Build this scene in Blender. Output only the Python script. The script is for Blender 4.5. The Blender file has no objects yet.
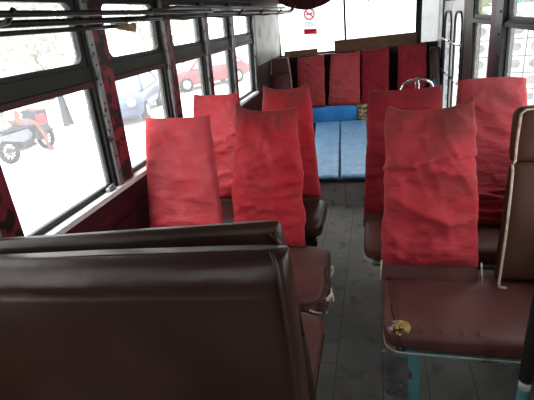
import bpy, bmesh, math, random
from mathutils import Vector, Matrix, noise
random.seed(7)
SC = bpy.context.scene
COL = SC.collection
R = math.radians

# ------------------------------------------------------------------ materials
def new_mat(name):
    m = bpy.data.materials.new(name); m.use_nodes = True
    nt = m.node_tree; b = nt.nodes['Principled BSDF']
    return m, nt, b

def surf(name, c1, c2=None, rough=.5, scale=6., lo=.4, hi=.65, metal=0., bump=0., bscale=60., c3=None, c3scale=18., c3lo=.6, c3hi=.66,
         spec=.22, sheen=0., detail=6., stretch=(1, 1, 1), rvar=0., coord='Object'):
    """two-tone noise material with an optional third patchy tone and a bump"""
    m, nt, b = new_mat(name); N = nt.nodes; L = nt.links
    tc = N.new('ShaderNodeTexCoord'); mp = N.new('ShaderNodeMapping'); mp.inputs['Scale'].default_value = stretch
    L.new(tc.outputs[coord], mp.inputs['Vector'])
    def nz(s, d=detail):
        n = N.new('ShaderNodeTexNoise'); n.inputs['Scale'].default_value = s; n.inputs['Detail'].default_value = d
        L.new(mp.outputs[0], n.inputs['Vector']); return n
    def ramp(src, a, z):
        r = N.new('ShaderNodeMapRange'); r.inputs['From Min'].default_value = a; r.inputs['From Max'].default_value = z
        L.new(src, r.inputs['Value']); return r.outputs[0]
    def mix(f, a, c):
        x = N.new('ShaderNodeMix'); x.data_type = 'RGBA'; L.new(f, x.inputs[0])
        if isinstance(a, tuple): x.inputs[6].default_value = (*a, 1)
        else: L.new(a, x.inputs[6])
        x.inputs[7].default_value = (*c, 1); return x.outputs[2]
    n1 = nz(scale)
    col = mix(ramp(n1.outputs[0], lo, hi), c1, c2 or c1)
    if c3: col = mix(ramp(nz(c3scale).outputs[0], c3lo, c3hi), col, c3)
    L.new(col, b.inputs['Base Color'])
    b.inputs['Roughness'].default_value = rough; b.inputs['Metallic'].default_value = metal
    b.inputs['Specular IOR Level'].default_value = spec
    if sheen: b.inputs['Sheen Weight'].default_value = sheen; b.inputs['Sheen Roughness'].default_value = .4
    if rvar:
        rr = N.new('ShaderNodeMapRange'); rr.inputs['To Min'].default_value = rough - rvar; rr.inputs['To Max'].default_value = rough + rvar
        L.new(n1.outputs[0], rr.inputs['Value']); L.new(rr.outputs[0], b.inputs['Roughness'])
    if bump:
        bn = nz(bscale, 3); bp = N.new('ShaderNodeBump'); bp.inputs['Strength'].default_value = bump; bp.inputs['Distance'].default_value = .01
        L.new(bn.outputs[0], bp.inputs['Height']); L.new(bp.outputs[0], b.inputs['Normal'])
    return m

def red_cloth(name, base, faded, dirt, top_dirt=0., dstart=.6):
    """faded, dirty cotton; the soiled band sits at the head of the cover"""
    m, nt, b = new_mat(name); N = nt.nodes; L = nt.links
    tc = N.new('ShaderNodeTexCoord')
    n = N.new('ShaderNodeTexNoise'); n.inputs['Scale'].default_value = 5; n.inputs['Detail'].default_value = 5
    L.new(tc.outputs['Object'], n.inputs['Vector'])
    r = N.new('ShaderNodeMapRange'); r.inputs['From Min'].default_value = .35; r.inputs['From Max'].default_value = .7; L.new(n.outputs[0], r.inputs['Value'])
    x = N.new('ShaderNodeMix'); x.data_type = 'RGBA'; L.new(r.outputs[0], x.inputs[0])
    x.inputs[6].default_value = (*base, 1); x.inputs[7].default_value = (*faded, 1)
    n2 = N.new('ShaderNodeTexNoise'); n2.inputs['Scale'].default_value = 6; n2.inputs['Detail'].default_value = 6; n2.inputs['Roughness'].default_value = .45
    L.new(tc.outputs['Object'], n2.inputs['Vector'])
    sp = N.new('ShaderNodeSeparateXYZ'); L.new(tc.outputs['Generated'], sp.inputs[0])
    g = N.new('ShaderNodeMapRange'); g.inputs['From Min'].default_value = dstart; g.inputs['From Max'].default_value = 1.0; g.inputs['To Max'].default_value = .55 * top_dirt
    L.new(sp.outputs['Z'], g.inputs['Value'])
    ad = N.new('ShaderNodeMath'); ad.operation = 'ADD'; L.new(n2.outputs[0], ad.inputs[0]); L.new(g.outputs[0], ad.inputs[1])
    r2 = N.new('ShaderNodeMapRange'); r2.inputs['From Min'].default_value = .60; r2.inputs['From Max'].default_value = 1.08; r2.inputs['To Max'].default_value = .9
    L.new(ad.outputs[0], r2.inputs['Value'])
    y = N.new('ShaderNodeMix'); y.data_type = 'RGBA'; L.new(r2.outputs[0], y.inputs[0]); L.new(x.outputs[2], y.inputs[6]); y.inputs[7].default_value = (*dirt, 1)
    L.new(y.outputs[2], b.inputs['Base Color'])
    b.inputs['Roughness'].default_value = .72; b.inputs['Specular IOR Level'].default_value = .18
    b.inputs['Sheen Weight'].default_value = .06; b.inputs['Sheen Roughness'].default_value = .5
    w = N.new('ShaderNodeTexNoise'); w.inputs['Scale'].default_value = 14; w.inputs['Detail'].default_value = 4
    mp = N.new('ShaderNodeMapping'); mp.inputs['Scale'].default_value = (1, 1, 2.4); L.new(tc.outputs['Object'], mp.inputs[0]); L.new(mp.outputs[0], w.inputs['Vector'])
    bp = N.new('ShaderNodeBump'); bp.inputs['Strength'].default_value = .5; bp.inputs['Distance'].default_value = .025
    L.new(w.outputs[0], bp.inputs['Height']); L.new(bp.outputs[0], b.inputs['Normal'])
    return m

def glass(name, tint=(1, 1, 1), haze=.08, gloss=.05, hazecol=(.8, .85, .85)):
    m = bpy.data.materials.new(name); m.use_nodes = True; nt = m.node_tree; N = nt.nodes; L = nt.links
    N.clear(); out = N.new('ShaderNodeOutputMaterial')
    t = N.new('ShaderNodeBsdfTransparent'); t.inputs[0].default_value = (*tint, 1)
    tl = N.new('ShaderNodeBsdfTranslucent'); tl.inputs[0].default_value = (*hazecol, 1)
    gl = N.new('ShaderNodeBsdfGlossy'); gl.inputs['Roughness'].default_value = .08
    nz = N.new('ShaderNodeTexNoise'); nz.inputs['Scale'].default_value = 4; nz.inputs['Detail'].default_value = 5
    tc = N.new('ShaderNodeTexCoord'); L.new(tc.outputs['Object'], nz.inputs['Vector'])
    mr = N.new('ShaderNodeMapRange'); mr.inputs['To Min'].default_value = haze * .5; mr.inputs['To Max'].default_value = haze * 1.5; L.new(nz.outputs[0], mr.inputs['Value'])
    m1 = N.new('ShaderNodeMixShader'); L.new(mr.outputs[0], m1.inputs[0]); L.new(t.outputs[0], m1.inputs[1]); L.new(tl.outputs[0], m1.inputs[2])
    m2 = N.new('ShaderNodeMixShader'); m2.inputs[0].default_value = gloss; L.new(m1.outputs[0], m2.inputs[1]); L.new(gl.outputs[0], m2.inputs[2])
    L.new(m2.outputs[0], out.inputs[0]); return m

def paper(name, c):
    m = bpy.data.materials.new(name); m.use_nodes = True; nt = m.node_tree; N = nt.nodes; L = nt.links
    b = N['Principled BSDF']; b.inputs['Base Color'].default_value = (*c, 1); b.inputs['Roughness'].default_value = .6
    tl = N.new('ShaderNodeBsdfTranslucent'); tl.inputs[0].default_value = (*c, 1)
    mx = N.new('ShaderNodeMixShader'); mx.inputs[0].default_value = .6; L.new(b.outputs[0], mx.inputs[1]); L.new(tl.outputs[0], mx.inputs[2])
    L.new(mx.outputs[0], N['Material Output'].inputs[0]); return m

M = {}
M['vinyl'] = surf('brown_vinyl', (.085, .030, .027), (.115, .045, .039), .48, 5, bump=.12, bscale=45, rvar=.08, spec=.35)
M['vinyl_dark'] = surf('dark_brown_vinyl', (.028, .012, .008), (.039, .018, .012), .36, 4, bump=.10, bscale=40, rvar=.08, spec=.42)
M['vinyl_bare'] = surf('bare_brown_vinyl', (.052, .021, .015), (.068, .028, .02), .45, 4, bump=.10, bscale=40, spec=.14)
M['vinyl_rear'] = surf('rear_brown_vinyl', (.13, .048, .045), (.16, .06, .055), .4, 5, bump=.1, bscale=40, spec=.35)
M['vinyl_edge'] = surf('worn_vinyl', (.12, .055, .05), (.2, .12, .11), .5, 16)
M['piping'] = surf('cream_piping', (.55, .48, .38), (.38, .30, .22), .5, 30)
M['piping_dark'] = surf('dark_piping', (.03, .017, .013), (.05, .03, .024), .4, 20)
M['foam'] = surf('yellow_foam', (.46, .31, .10), (.16, .10, .04), .9, 45, bump=.5, bscale=120)
M['lining'] = surf('torn_lining', (.58, .52, .45), (.26, .19, .16), .85, 40)
M['hole'] = surf('tear_dark', (.035, .016, .014), (.09, .04, .035), .9, 50)
M['teal'] = surf('chipped_teal_paint', (.10, .30, .34), (.15, .38, .41), .5, 10, c3=(.10, .07, .05), c3scale=14, c3lo=.58, c3hi=.63)
M['tape'] = surf('black_tape', (.012, .012, .014), (.02, .02, .022), .45, 20, bump=.3, bscale=50)
M['white_paint'] = surf('white_paint', (.7, .72, .7), (.5, .55, .55), .5, 20)
M['floor'] = surf('worn_floor', (.19, .193, .180), (.25, .252, .235), .6, 3.2, c3=(.125, .125, .115), c3scale=9, c3lo=.56, c3hi=.72, bump=.15, bscale=40, detail=9)
M['seam'] = surf('floor_seam', (.115, .116, .11), (.14, .14, .132), .8, 20)
M['riser'] = surf('platform_riser', (.24, .24, .225), (.30, .30, .28), .6, 4, c3=(.15, .15, .14), c3scale=12)
M['ceiling'] = surf('ceiling_paint', (.10, .09, .10), (.07, .065, .075), .6, 3)
M['maroon'] = surf('maroon_panel', (.055, .011, .016), (.035, .008, .012), .42, 6, c3=(.03, .012, .014), c3scale=14)
M['redpost'] = surf('peeling_red_paint', (.20, .022, .036), (.12, .014, .022), .45, 8, c3=(.014, .008, .008), c3scale=17, c3lo=.46, c3hi=.51)
M['redpost_dull'] = surf('dull_red_paint', (.12, .018, .035), (.08, .012, .024), .5, 8, c3=(.03, .015, .018), c3scale=15)
M['green'] = surf('dark_green_rail', (.013, .018, .010), (.018, .025, .013), .5, 5, c3=(.007, .007, .006), c3scale=10)
M['lip'] = surf('red_brown_rail_lip', (.055, .018, .018), (.04, .014, .014), .5, 8)
M['alu'] = surf('window_aluminium', (.26, .27, .265), (.15, .16, .155), .4, 12, metal=.3, c3=(.03, .032, .032), c3scale=20)
M['sill'] = surf('white_sill', (.78, .78, .78), (.62, .60, .6), .4, 8)
M['rubber'] = surf('black_rubber', (.016, .017, .017), (.024, .025, .024), .5, 20)
M['sash'] = surf('grey_sash', (.012, .013, .013), (.022, .024, .023), .45, 12)
M['grey'] = surf('grey_wall_panel', (.34, .35, .33), (.24, .25, .235), .45, 3, c3=(.13, .13, .13), c3scale=6)
M['pale'] = surf('pale_wall_panel', (.80, .83, .82), (.68, .71, .71), .35, 3, c3=(.4, .4, .42), c3scale=5)
M['black'] = surf('black_trim', (.018, .018, .019), (.026, .026, .027), .5, 10)
M['dark'] = surf('dark_panel', (.030, .020, .017), (.045, .030, .025), .55, 5)
M['rack'] = surf('rack_metal', (.018, .018, .018), (.032, .032, .03), .4, 20, metal=.5)
M['rackpan'] = surf('rack_pan', (.03, .03, .028), (.018, .018, .017), .5, 8)
M['chrome'] = surf('chrome', (.75, .74, .70), (.55, .52, .46), .2, 30, metal=1.)
M['blue'] = surf('blue_vinyl_pad', (.04, .25, .66), (.06, .31, .74), .38, 6, c3=(.30, .42, .52), c3scale=14, c3lo=.66, c3hi=.72, bump=.1, bscale=30)
M['lightblue'] = surf('worn_light_blue_vinyl', (.16, .40, .68), (.24, .48, .74), .34, 7, c3=(.55, .62, .66), c3scale=16, c3lo=.62, c3hi=.70, bump=.12, bscale=26)
M['wicker'] = surf('straw_bundle', (.42, .30, .16), (.20, .12, .06), .8, 40)
M['board'] = surf('brown_board', (.17, .105, .06), (.13, .08, .045), .6, 8, stretch=(1, 1, 6))
M['board_tan'] = surf('tan_board', (.30, .20, .11), (.24, .155, .085), .6, 8, stretch=(1, 1, 6))
M['curtain'] = surf('dark_red_curtain', (.075, .010, .012), (.05, .008, .01), .8, 6, sheen=.2)
M['paper'] = paper('sign_paper', (.86, .87, .88))
M['signred'] = paper('sign_red', (.75, .04, .12))
M['signdark'] = surf('sign_black', (.03, .03, .035), (.04, .04, .045), .6)
M['signgrey'] = paper('sign_grey', (.45, .5, .52))
M['yellow'] = surf('yellow_tape', (.80, .52, .04), (.7, .42, .03), .5, 10)
M['glass'] = glass('window_glass', haze=.10)  # pane haze imitates veiling glare, along with some dirt
M['glass_hazy'] = glass('hazy_rear_glass', haze=.16)
M['glass_pillar'] = glass('pale_pillar_glass', (.13, .135, .14), haze=.22, gloss=.06, hazecol=(.5, .52, .52))
M['glass_grey'] = glass('dim_door_glass', (.22, .235, .26), haze=.12, gloss=.1)
M['glass_teal'] = glass('tinted_upper_glass', (.55, .82, .74), haze=.12, gloss=.06, hazecol=(.8, .8, .5))
M['red1'] = red_cloth('red_cloth_window_lit', (.55, .040, .056), (.62, .10, .115), (.26, .045, .04), .25)  # window glare on the covers put into this paler red
M['red2'] = red_cloth('red_cloth_soiled', (.50, .020, .034), (.52, .048, .062), (.12, .030, .022), 1.05, .72)
M['red3'] = red_cloth('red_cloth_shaded', (.235, .009, .019), (.27, .018, .028), (.09, .012, .011), .5)  # darker copy, shade of the dim right side put into its red
M['red5'] = red_cloth('red_cloth_crimson', (.37, .020, .032), (.42, .042, .054), (.13, .034, .026), .8, .40)  # right side shade put into this red, besides the soiled head
M['red6'] = red_cloth('red_cloth_shaded_faded', (.29, .028, .038), (.33, .045, .055), (.14, .03, .03), .5)  # faded cover with the right side's shade kept in its colour
M['red4'] = red_cloth('red_cloth_pinkish', (.42, .045, .055), (.48, .09, .10), (.24, .04, .045), .3)
# outdoors
M['ground'] = surf('pale_concrete_yard', (.62, .62, .61), (.70, .70, .69), .8, .8, coord='Object')
M['block'] = surf('weathered_block', (.56, .56, .55), (.40, .40, .40), .85, 4, c3=(.25, .25, .25), c3scale=3)
M['block_d'] = surf('block_recess', (.22, .22, .23), (.30, .30, .31), .9, 5)
M['leaf'] = surf('washed_out_leaf', (.33, .37, .29), (.38, .42, .34), .6, 2)  # leaf colour bleached to imitate overexposed daylight
M['leaf_t'] = surf('teal_leaf', (.03, .14, .10), (.10, .17, .07), .6, 2)
M['bark'] = surf('bark', (.2, .16, .12), (.3, .25, .2), .9, 8)
M['carblue'] = surf('car_paint_blue', (.05, .075, .115), (.065, .09, .13), .3, 2)
M['carred'] = surf('car_paint_red', (.26, .045, .055), (.30, .06, .07), .3, 2)
M['carwhite'] = surf('car_paint_white', (.7, .72, .74), (.74, .76, .78), .3, 2)
M['carglass'] = surf('car_glass', (.16, .2, .24), (.22, .26, .3), .1, 2)
M['tyre'] = surf('tyre', (.02, .022, .026), (.03, .032, .036), .8, 8)
M['hub'] = surf('hub', (.4, .42, .45), (.3, .32, .35), .4, 8, metal=.5)
M['lamp'] = surf('amber_lamp', (.75, .6, .25), (.7, .55, .2), .3, 8)
M['bikegrey'] = surf('bike_plastic', (.025, .028, .04), (.04, .044, .055), .4, 6)
M['bikesilver'] = surf('bike_panel', (.12, .13, .16), (.16, .17, .2), .35, 6)
M['bikered'] = surf('bike_red', (.40, .03, .04), (.36, .025, .035), .35, 6)
M['skin'] = surf('skin', (.16, .075, .05), (.18, .09, .06), .6, 6)
M['shirt'] = surf('pale_shirt', (.62, .66, .70), (.55, .6, .65), .8, 6)
M['shorts'] = surf('patterned_shorts', (.10, .07, .08), (.22, .15, .15), .8, 14)
M['sandal'] = surf('sandal', (.14, .13, .14), (.2, .18, .18), .8, 6)
M['hair'] = surf('hair', (.03, .025, .02), (.05, .04, .03), .6, 10)
M['plastic'] = glass('clear_wrapper', (.85, .86, .88), haze=.2, gloss=.05)
M['litter'] = surf('litter_paper', (.4, .4, .38), (.3, .3, .28), .8, 20)
M['litter_red'] = surf('litter_red', (.35, .05, .06), (.3, .04, .05), .7, 20)
M['rag'] = surf('brown_rag', (.30, .20, .13), (.2, .13, .09), .9, 20)
M['blueplastic'] = surf('blue_plastic', (.03, .09, .2), (.04, .12, .24), .4, 10)

# ------------------------------------------------------------------ builders
class MB:
    """collects vertices and faces, links them as one mesh object"""
    def __init__(s): s.v = []; s.f = []; s.m = []; s.mats = []; s.sm = []
    def mi(s, m):
        if m not in s.mats: s.mats.append(m)
        return s.mats.index(m)
    def add(s, vs, fs, m, smooth=True):
        o = len(s.v); s.v += [tuple(p) for p in vs]; k = s.mi(m)
        for f in fs: s.f.append([o + i for i in f]); s.m.append(k); s.sm.append(smooth)
        return s
    def box(s, x0, x1, y0, y1, z0, z1, m, fn=None, bev=0.):
        bm = bmesh.new()
        bmesh.ops.create_cube(bm, size=1)
        for v in bm.verts:
            v.co = Vector(((x0 + x1) / 2 + v.co.x * abs(x1 - x0), (y0 + y1) / 2 + v.co.y * abs(y1 - y0), (z0 + z1) / 2 + v.co.z * abs(z1 - z0)))
        if bev: bmesh.ops.bevel(bm, geom=bm.edges[:], offset=bev, segments=2, profile=.5, affect='EDGES')
        bm.verts.index_update()
        vs = [v.co.copy() for v in bm.verts]
        if fn: vs = [Vector(fn(p)) for p in vs]
        s.add(vs, [[v.index for v in f.verts] for f in bm.faces], m, False); bm.free(); return s
    def tube(s, pts, r, m, n=10, closed=False, cap=True):
        pts = [Vector(p) for p in pts]; K = len(pts); vs = []; fs = []
        prev = None
        for i, p in enumerate(pts):
            a = pts[(i - 1) % K] if (closed or i > 0) else p
            b = pts[(i + 1) % K] if (closed or i < K - 1) else p
            t = (b - a).normalized()
            if prev is None:
                u = t.cross(Vector((0, 0, 1)));
                if u.length < 1e-3: u = t.cross(Vector((1, 0, 0)))
                u.normalize()
            else:
                u = (prev - t * prev.dot(t)); u.normalize()
            prev = u; w = t.cross(u); rr = r[i] if isinstance(r, (list, tuple)) else r
            for k in range(n):
                q = 2 * math.pi * k / n; vs.append(p + (u * math.cos(q) + w * math.sin(q)) * rr)
        for i in range(K if closed else K - 1):
            j = (i + 1) % K
            for k in range(n): fs.append((i * n + k, i * n + (k + 1) % n, j * n + (k + 1) % n, j * n + k))
        if cap and not closed: fs.append(tuple(range(n))[::-1]); fs.append(tuple((K - 1) * n + k for k in range(n)))
        return s.add(vs, fs, m)
    def prism(s, poly, axis, a, b, m, smooth=False, fn=None):
        """extrude a polygon given in the two other axes along axis from a to b"""
        n = len(poly); vs = []
        for h in (a, b):
            for (p, q) in poly:
                v = [p, q]; v.insert(axis, h); vs.append(Vector(v))
        if fn: vs = [Vector(fn(p)) for p in vs]
        fs = [tuple(range(n))[::-1], tuple(n + i for i in range(n))] + [(i, (i + 1) % n, n + (i + 1) % n, n + i) for i in range(n)]
        return s.add(vs, fs, m, smooth)
    def build(s, name, parent=None):
        me = bpy.data.meshes.new(name); me.from_pydata(s.v, [], s.f); 
        for m in s.mats: me.materials.append(m)
        for i, p in enumerate(me.polygons): p.material_index = s.m[i]; p.use_smooth = s.sm[i]
        bm = bmesh.new(); bm.from_mesh(me); bmesh.ops.remove_doubles(bm, verts=bm.verts[:], dist=1e-5); bmesh.ops.recalc_face_normals(bm, faces=bm.faces[:])
        bm.to_mesh(me); bm.free()
        o = bpy.data.objects.new(name, me); COL.objects.link(o)
        if parent:
            o.parent = parent; o.matrix_parent_inverse = Matrix.Identity(4)
            par = parent; off = Vector((0, 0, 0))
            while par: off += par.location; par = par.parent
            for v in me.vertices: v.co -= off          # vertices are written in world space
        return o

def tag(o, label, cat, group=None, kind=None):
    o['label'] = label; o['category'] = cat
    if group: o['group'] = group
    if kind: o['kind'] = kind
    return o
def thing(name, label, cat, loc=(0, 0, 0), group=None):
    o = bpy.data.objects.new(name, None); o.location = loc; o.empty_display_size = .1; COL.objects.link(o)
    return tag(o, label, cat, group)
def struct(o): o['kind'] = 'structure'; return o
def struct_empty(name, loc=(0, 0, 0)):
    o = bpy.data.objects.new(name, None); o.location = loc; COL.objects.link(o); o['kind'] = 'structure'; return o

def samples(n, ends=(.90, .95, .98, .993)):
    a = [-1 + 2 * i / (n - 1) for i in range(n)]
    a = [x for x in a if abs(x) < .88]
    return [-1] + [-e for e in reversed(ends)] + a + list(ends) + [1]

def pad(mb, BL, BR, TL, TR, t, m, e=4., ev=4., ew=14., na=17, nv=21, disp=None, tb=None):
    """soft slab spanned by four corners (mid-plane). front = side facing BR-BL x TL-BL reversed. disp(a,v,front) -> (along width, along normal, along height)"""
    BL, BR, TL, TR = map(Vector, (BL, BR, TL, TR))
    A = samples(na); V = samples(nv)
    nrm = -((BR - BL).cross(TL - BL)).normalized()
    if nrm.length < .5: nrm = Vector((0, -1, 0))
    nrm = -nrm if False else nrm
    up = ((TL + TR) - (BL + BR)).normalized(); rt = ((TR + BR) - (TL + BL)).normalized()
    vs = []; ring = [(a, 1) for a in A] + [(a, -1) for a in reversed(A[1:-1])]; n = len(ring)
    for v in V:
        ts = max(0, 1 - abs(v) ** ev) ** (1 / ev); ws = max(.0, 1 - abs(v) ** ew) ** (1 / ew) if abs(v) < 1 else 0
        ws = .9 + .1 * ws if ew >= 10 else ws
        f = (v + 1) / 2; l = BL.lerp(TL, f); r = BR.lerp(TR, f)
        th = t if tb is None else tb + (t - tb) * f
        for a, sd in ring:
            b = max(0, 1 - abs(a) ** e) ** (1 / e) * sd * ts
            p = l.lerp(r, (a * ws + 1) / 2) + nrm * (b * th / 2)
            if disp:
                d = disp(a, v, sd); k = 1.
                p += rt * d[0] + nrm * (d[1]) * sd + up * d[2]
            vs.append(p)
    fs = []
    for i in range(len(V) - 1):
        for k in range(n): fs.append((i * n + k, i * n + (k + 1) % n, (i + 1) * n + (k + 1) % n, (i + 1) * n + k))
    mb.add(vs, fs, m); return mb

def cover_disp(seed, ear_l=.02, ear_r=.02, mid=0., wr=.006, pillow=None, side=.006, flare=0., pinch=.6):
    """slipcover: pointed top corners, horizontal wrinkles, a loose edge; pillow=v of the fold where the head part bulges over the rest"""
    s = Vector((seed * 7.3, seed * 3.1, seed * 1.7))
    def f(a, v, sd):
        h = (v + 1) / 2
        k = h ** 14
        dz = k * (ear_l * max(0, -a) ** 5 + ear_r * max(0, a) ** 5 - mid * (1 - a * a))
        edge = (1 - abs(a) ** 8) * (1 - abs(v) ** 10)
        def fold(fx, fy, sl, o):                    # sharp crest, soft valley
            q = noise.noise(Vector((a * fx + o, (v + sl * a) * fy, o)) + s); return max(0, 1 - abs(q) * 4.5) ** 1.5
        low = 1.25 - .55 * h
        dn = wr * (1.6 * noise.noise(Vector((a * 1.1, v * 3.2 + a * .8, 0)) + s)) * edge
        dn += wr * 1.1 * low * (fold(.5, 3.2, .10, 3) + .8 * fold(.6, 4.6, -.16, 7) + .5 * fold(1.4, 2.2, .5, 11)) * edge
        dn += wr * .35 * noise.noise(Vector((a * 5, v * 14, 2)) + s) * edge
        dn -= pinch * .03 * h ** 20 * (1 - abs(v) ** 12)
        dx = (side * 1.2 * noise.noise(Vector((a * .4, v * 3.6, 9)) + s) + side * .6 * noise.noise(Vector((a * .4, v * 9, 4)) + s)) * abs(a) ** 3 + flare * (1 - h) * a
        if pillow is not None:
            d = v - pillow - .05 * a - .03 * math.sin(a * 3)
            if d > 0: dn += .026 * math.exp(-d * 4) * edge; dx += a * .014 * math.exp(-d * 14)
            else: dn -= .006 * math.exp(d * 20) * edge; dx -= a * .006 * math.exp(d * 14)
        return (dx, dn, dz)
    return f

def vinyl_disp(seed, amp=.004):
    s = Vector((seed * 5.1, seed * 2.3, seed))
    def f(a, v, sd):
        return (0, amp * noise.noise(Vector((a * 2.0, v * 2.0, 0)) + s) * (1 - abs(a) ** 8), 0)
    return f

def crease_disp(seed, amp, v0):
    g = vinyl_disp(seed, amp)
    def f(a, v, sd):
        d = g(a, v, sd); u = v - v0 - .012 * noise.noise(Vector((a * 4, seed, 0)))
        pk = .5 + noise.noise(Vector((a * 9, 1, seed)))
        return (d[0], d[1] - (.006 * math.exp(-(u / .02) ** 2) - .006 * math.exp(-((u - .06) / .05) ** 2) * pk) * (1 - a ** 8), d[2])
    return f
def covered_back(root, name, BL, BR, TL, TR, t, mat, seed, cover_label=None, stub=True, **kw):
    """backrest (brown core) with its red slipcover as a sub-part"""
    BL, BR, TL, TR = map(Vector, (BL, BR, TL, TR))
    mb = MB(); dn = (BL - TL) * .12
    w = (BR - BL).normalized() * .012; u = (TL - BL).normalized()
    pad(mb, BL + dn * .9 - w * 0.4, BR + dn * .9 + w * 0.4, TL - u * .10 + w * 2, TR - u * .10 - w * 2, t * .5, M['vinyl'], 5, 5, disp=vinyl_disp(seed))
    b = mb.build('backrest', root)
    c = MB(); pad(c, BL, BR, TL, TR, t, mat, 4.2, 4.5, 20, 33, 47, disp=cover_disp(seed, **kw), tb=t * 1.08)
    o = c.build('slipcover', b)
    if cover_label: o['label'] = cover_label
    return b

def cushion(root, x0, x1, yf, yb, zt, th, mat, seed, pipe=None, side='left', droop=.0):
    mb = MB()
    z = zt - th / 2
    pad(mb, (x0, yf, z - droop), (x1, yf, z - droop), (x0, yb, z), (x1, yb, z), th, mat, 5, 3.6, 9, 21, 17, disp=vinyl_disp(seed, .006))
    c = mb.build('cushion', root)
    if pipe:
        p = MB(); i = .012; r = .07
        for zz in (zt - th + .014 - droop * .5,):
            path = []
            for cx, cy, a0 in ((x0 + r, yf + r, 180), (x1 - r, yf + r, 270), (x1 - r, yb - r, 0), (x0 + r, yb - r, 90)):
                for k in range(6):
                    q = R(a0 + 18 * k); path.append((cx + (r - i * .4) * math.cos(q), cy + (r - i * .4) * math.sin(q), zz))
            p.tube(path, .0035, pipe, 6, closed=True)
        p.build('piping', c)
    return c

def bench_frame(root, x0, x1, yf, yb, z, legx, mat=None):
    mat = mat or M['teal']
    mb = MB(); mb.box(x0 + .05, x1 - .04, yf + .03, yf + .065, z - .03, z, mat); mb.box(x0 + .05, x1 - .04, yb - .09, yb - .05, z - .03, z, mat)
    for x in legx: mb.box(x - .018, x + .018, yf + .065, yb - .09, z - .03, z, mat)
    mb.build('seat_frame', root)
    for x in legx:
        for yy in (yf + .065, yb - .08):
            l = MB(); l.box(x - .022, x + .022, yy - .016, yy + .016, .006, z - .03, mat, bev=.004)
            l.box(x - .035, x + .035, yy - .035, yy + .035, 0, .008, mat); l.build('leg', root)

# ------------------------------------------------------------------ room shell
XL, XR, YF, YB, ZC = -1.42, .83, -1.5, 6.40, 1.96
TL_ = .06
def lx(z): return XL + TL_ * max(0, z - .85)
def rx(z): return XR - .02 * max(0, z - .85)
def lfn(p): return (p[0] + TL_ * max(0, p[2] - .85), p[1], p[2])      # left wall leans inwards above the sill
def rfn(p): return (p[0] - .02 * max(0, p[2] - .85), p[1], p[2])

f = MB(); f.box(XL - .1, XR + .1, YF, YB + .1, -.06, 0, M['floor'])
for x in (-1.0, -.8, -.6, -.4, -.2, 0.02, .22, .42, .62):
    f.box(x - .0025, x + .0025, YF, YB, -.001, .0006, M['seam'])
for x, y in ((-.3, .62), (-.1, 2.9), (-.3, 1.55), (-.1, .9)):
    f.box(x - .1, x + .1, y - .002, y + .002, -.001, .0006, M['seam'])
struct(f.build('floor'))
c = MB()
for i in range(10):
    xa = XL + .03 + (XR - XL - .03) * i / 10; xb = XL + .03 + (XR - XL - .03) * (i + 1) / 10
    za = ZC + .10 * math.sin(math.pi * i / 10); zb = ZC + .10 * math.sin(math.pi * (i + 1) / 10)
    vs = [(xa, YF, za), (xb, YF, zb), (xb, YB + .06, zb), (xa, YB + .06, za)]; vs += [(x, y, z + .05) for x, y, z in vs]
    c.add(vs, [(0, 1, 2, 3), (7, 6, 5, 4), (0, 4, 5, 1), (2, 6, 7, 3)], M['ceiling'], False)
for y in (.4, 1.95, 3.5, 5.0): c.box(XL + .06, XR - .02, y - .03, y + .03, ZC - .01, ZC + .03, M['dark'])
struct(c.build('ceiling'))

# left wall: window bays (y0, y1) and posts between them
LPOST = [(-.92, -.76), (-.02, .14), (1.04, 1.19), (1.85, 2.03), (2.64, 2.80), (3.36, 3.50), (4.06, 4.20), (4.86, 5.02)]
LB = [(-.76, -.02), (.14, 1.04), (1.19, 1.85), (2.03, 2.64), (2.80, 3.36), (3.50, 4.06), (4.20, 4.86)]
ZS, ZR0, ZR1, ZH = .85, 1.395, 1.495, 1.79
w = MB()
w.box(XL - .06, XL, YF, YB, 0, ZS - .03, M['maroon'])
for z0, z1 in ((.10, .17), (.26, .33), (.42, .49), (.58, .65)):
    w.box(XL, XL + .012, YF, YB, z0, z1, M['maroon'], bev=.004)
w.box(XL, XL + .018, YF, YB, .69, ZS - .035, M['maroon'], bev=.004)
w.box(XL - .06, XL, YF, YB, ZH, ZC + .03, M['dark'], lfn)
w.box(XL, XL + .03, YF, YB, ZH + .03, ZH + .12, M['curtain'], lfn)
w.box(XL - .06, XL, YF, LPOST[0][0], ZS - .03, ZH, M['grey'], lfn)
w.box(XL - .06, XL + .01, 5.02, YB, 1.12, ZH, M['grey'], lfn); w.box(XL - .06, XL + .01, 5.02, YB, ZS - .03, 1.12, M['dark'], lfn)
struct(w.build('wall_left'))
t = MB(); t.box(XL - .02, XL + .045, YF, 4.9, ZS - .03, ZS, M['sill'], bev=.004); struct(t.build('trim_1'))
k = 2
for (a, b) in LPOST:                       # red painted posts, grey metal channel on the near side
    p = MB(); g = a + (b - a) * .38
    p.box(XL - .05, XL + .022, g, b, ZS, ZH + .01, M['redpost'], lfn, bev=.004)
    p.box(XL - .05, XL + .012, a, a + .022, ZS, ZH + .01, M['rubber'], lfn)
    p.box(XL - .05, XL + .030, a + .022, g - .008, ZS, ZH + .01, M['alu'], lfn, bev=.003)
    p.box(XL - .05, XL + .008, g - .008, g, ZS, ZH + .01, M['rubber'], lfn)
    for q in range(9): p.box(XL + .022, XL + .034, a + .03, a + .038, .92 + q * .095, .93 + q * .095, M['rubber'], lfn)
    struct(p.build('trim_%d' % k)); k += 1

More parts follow.
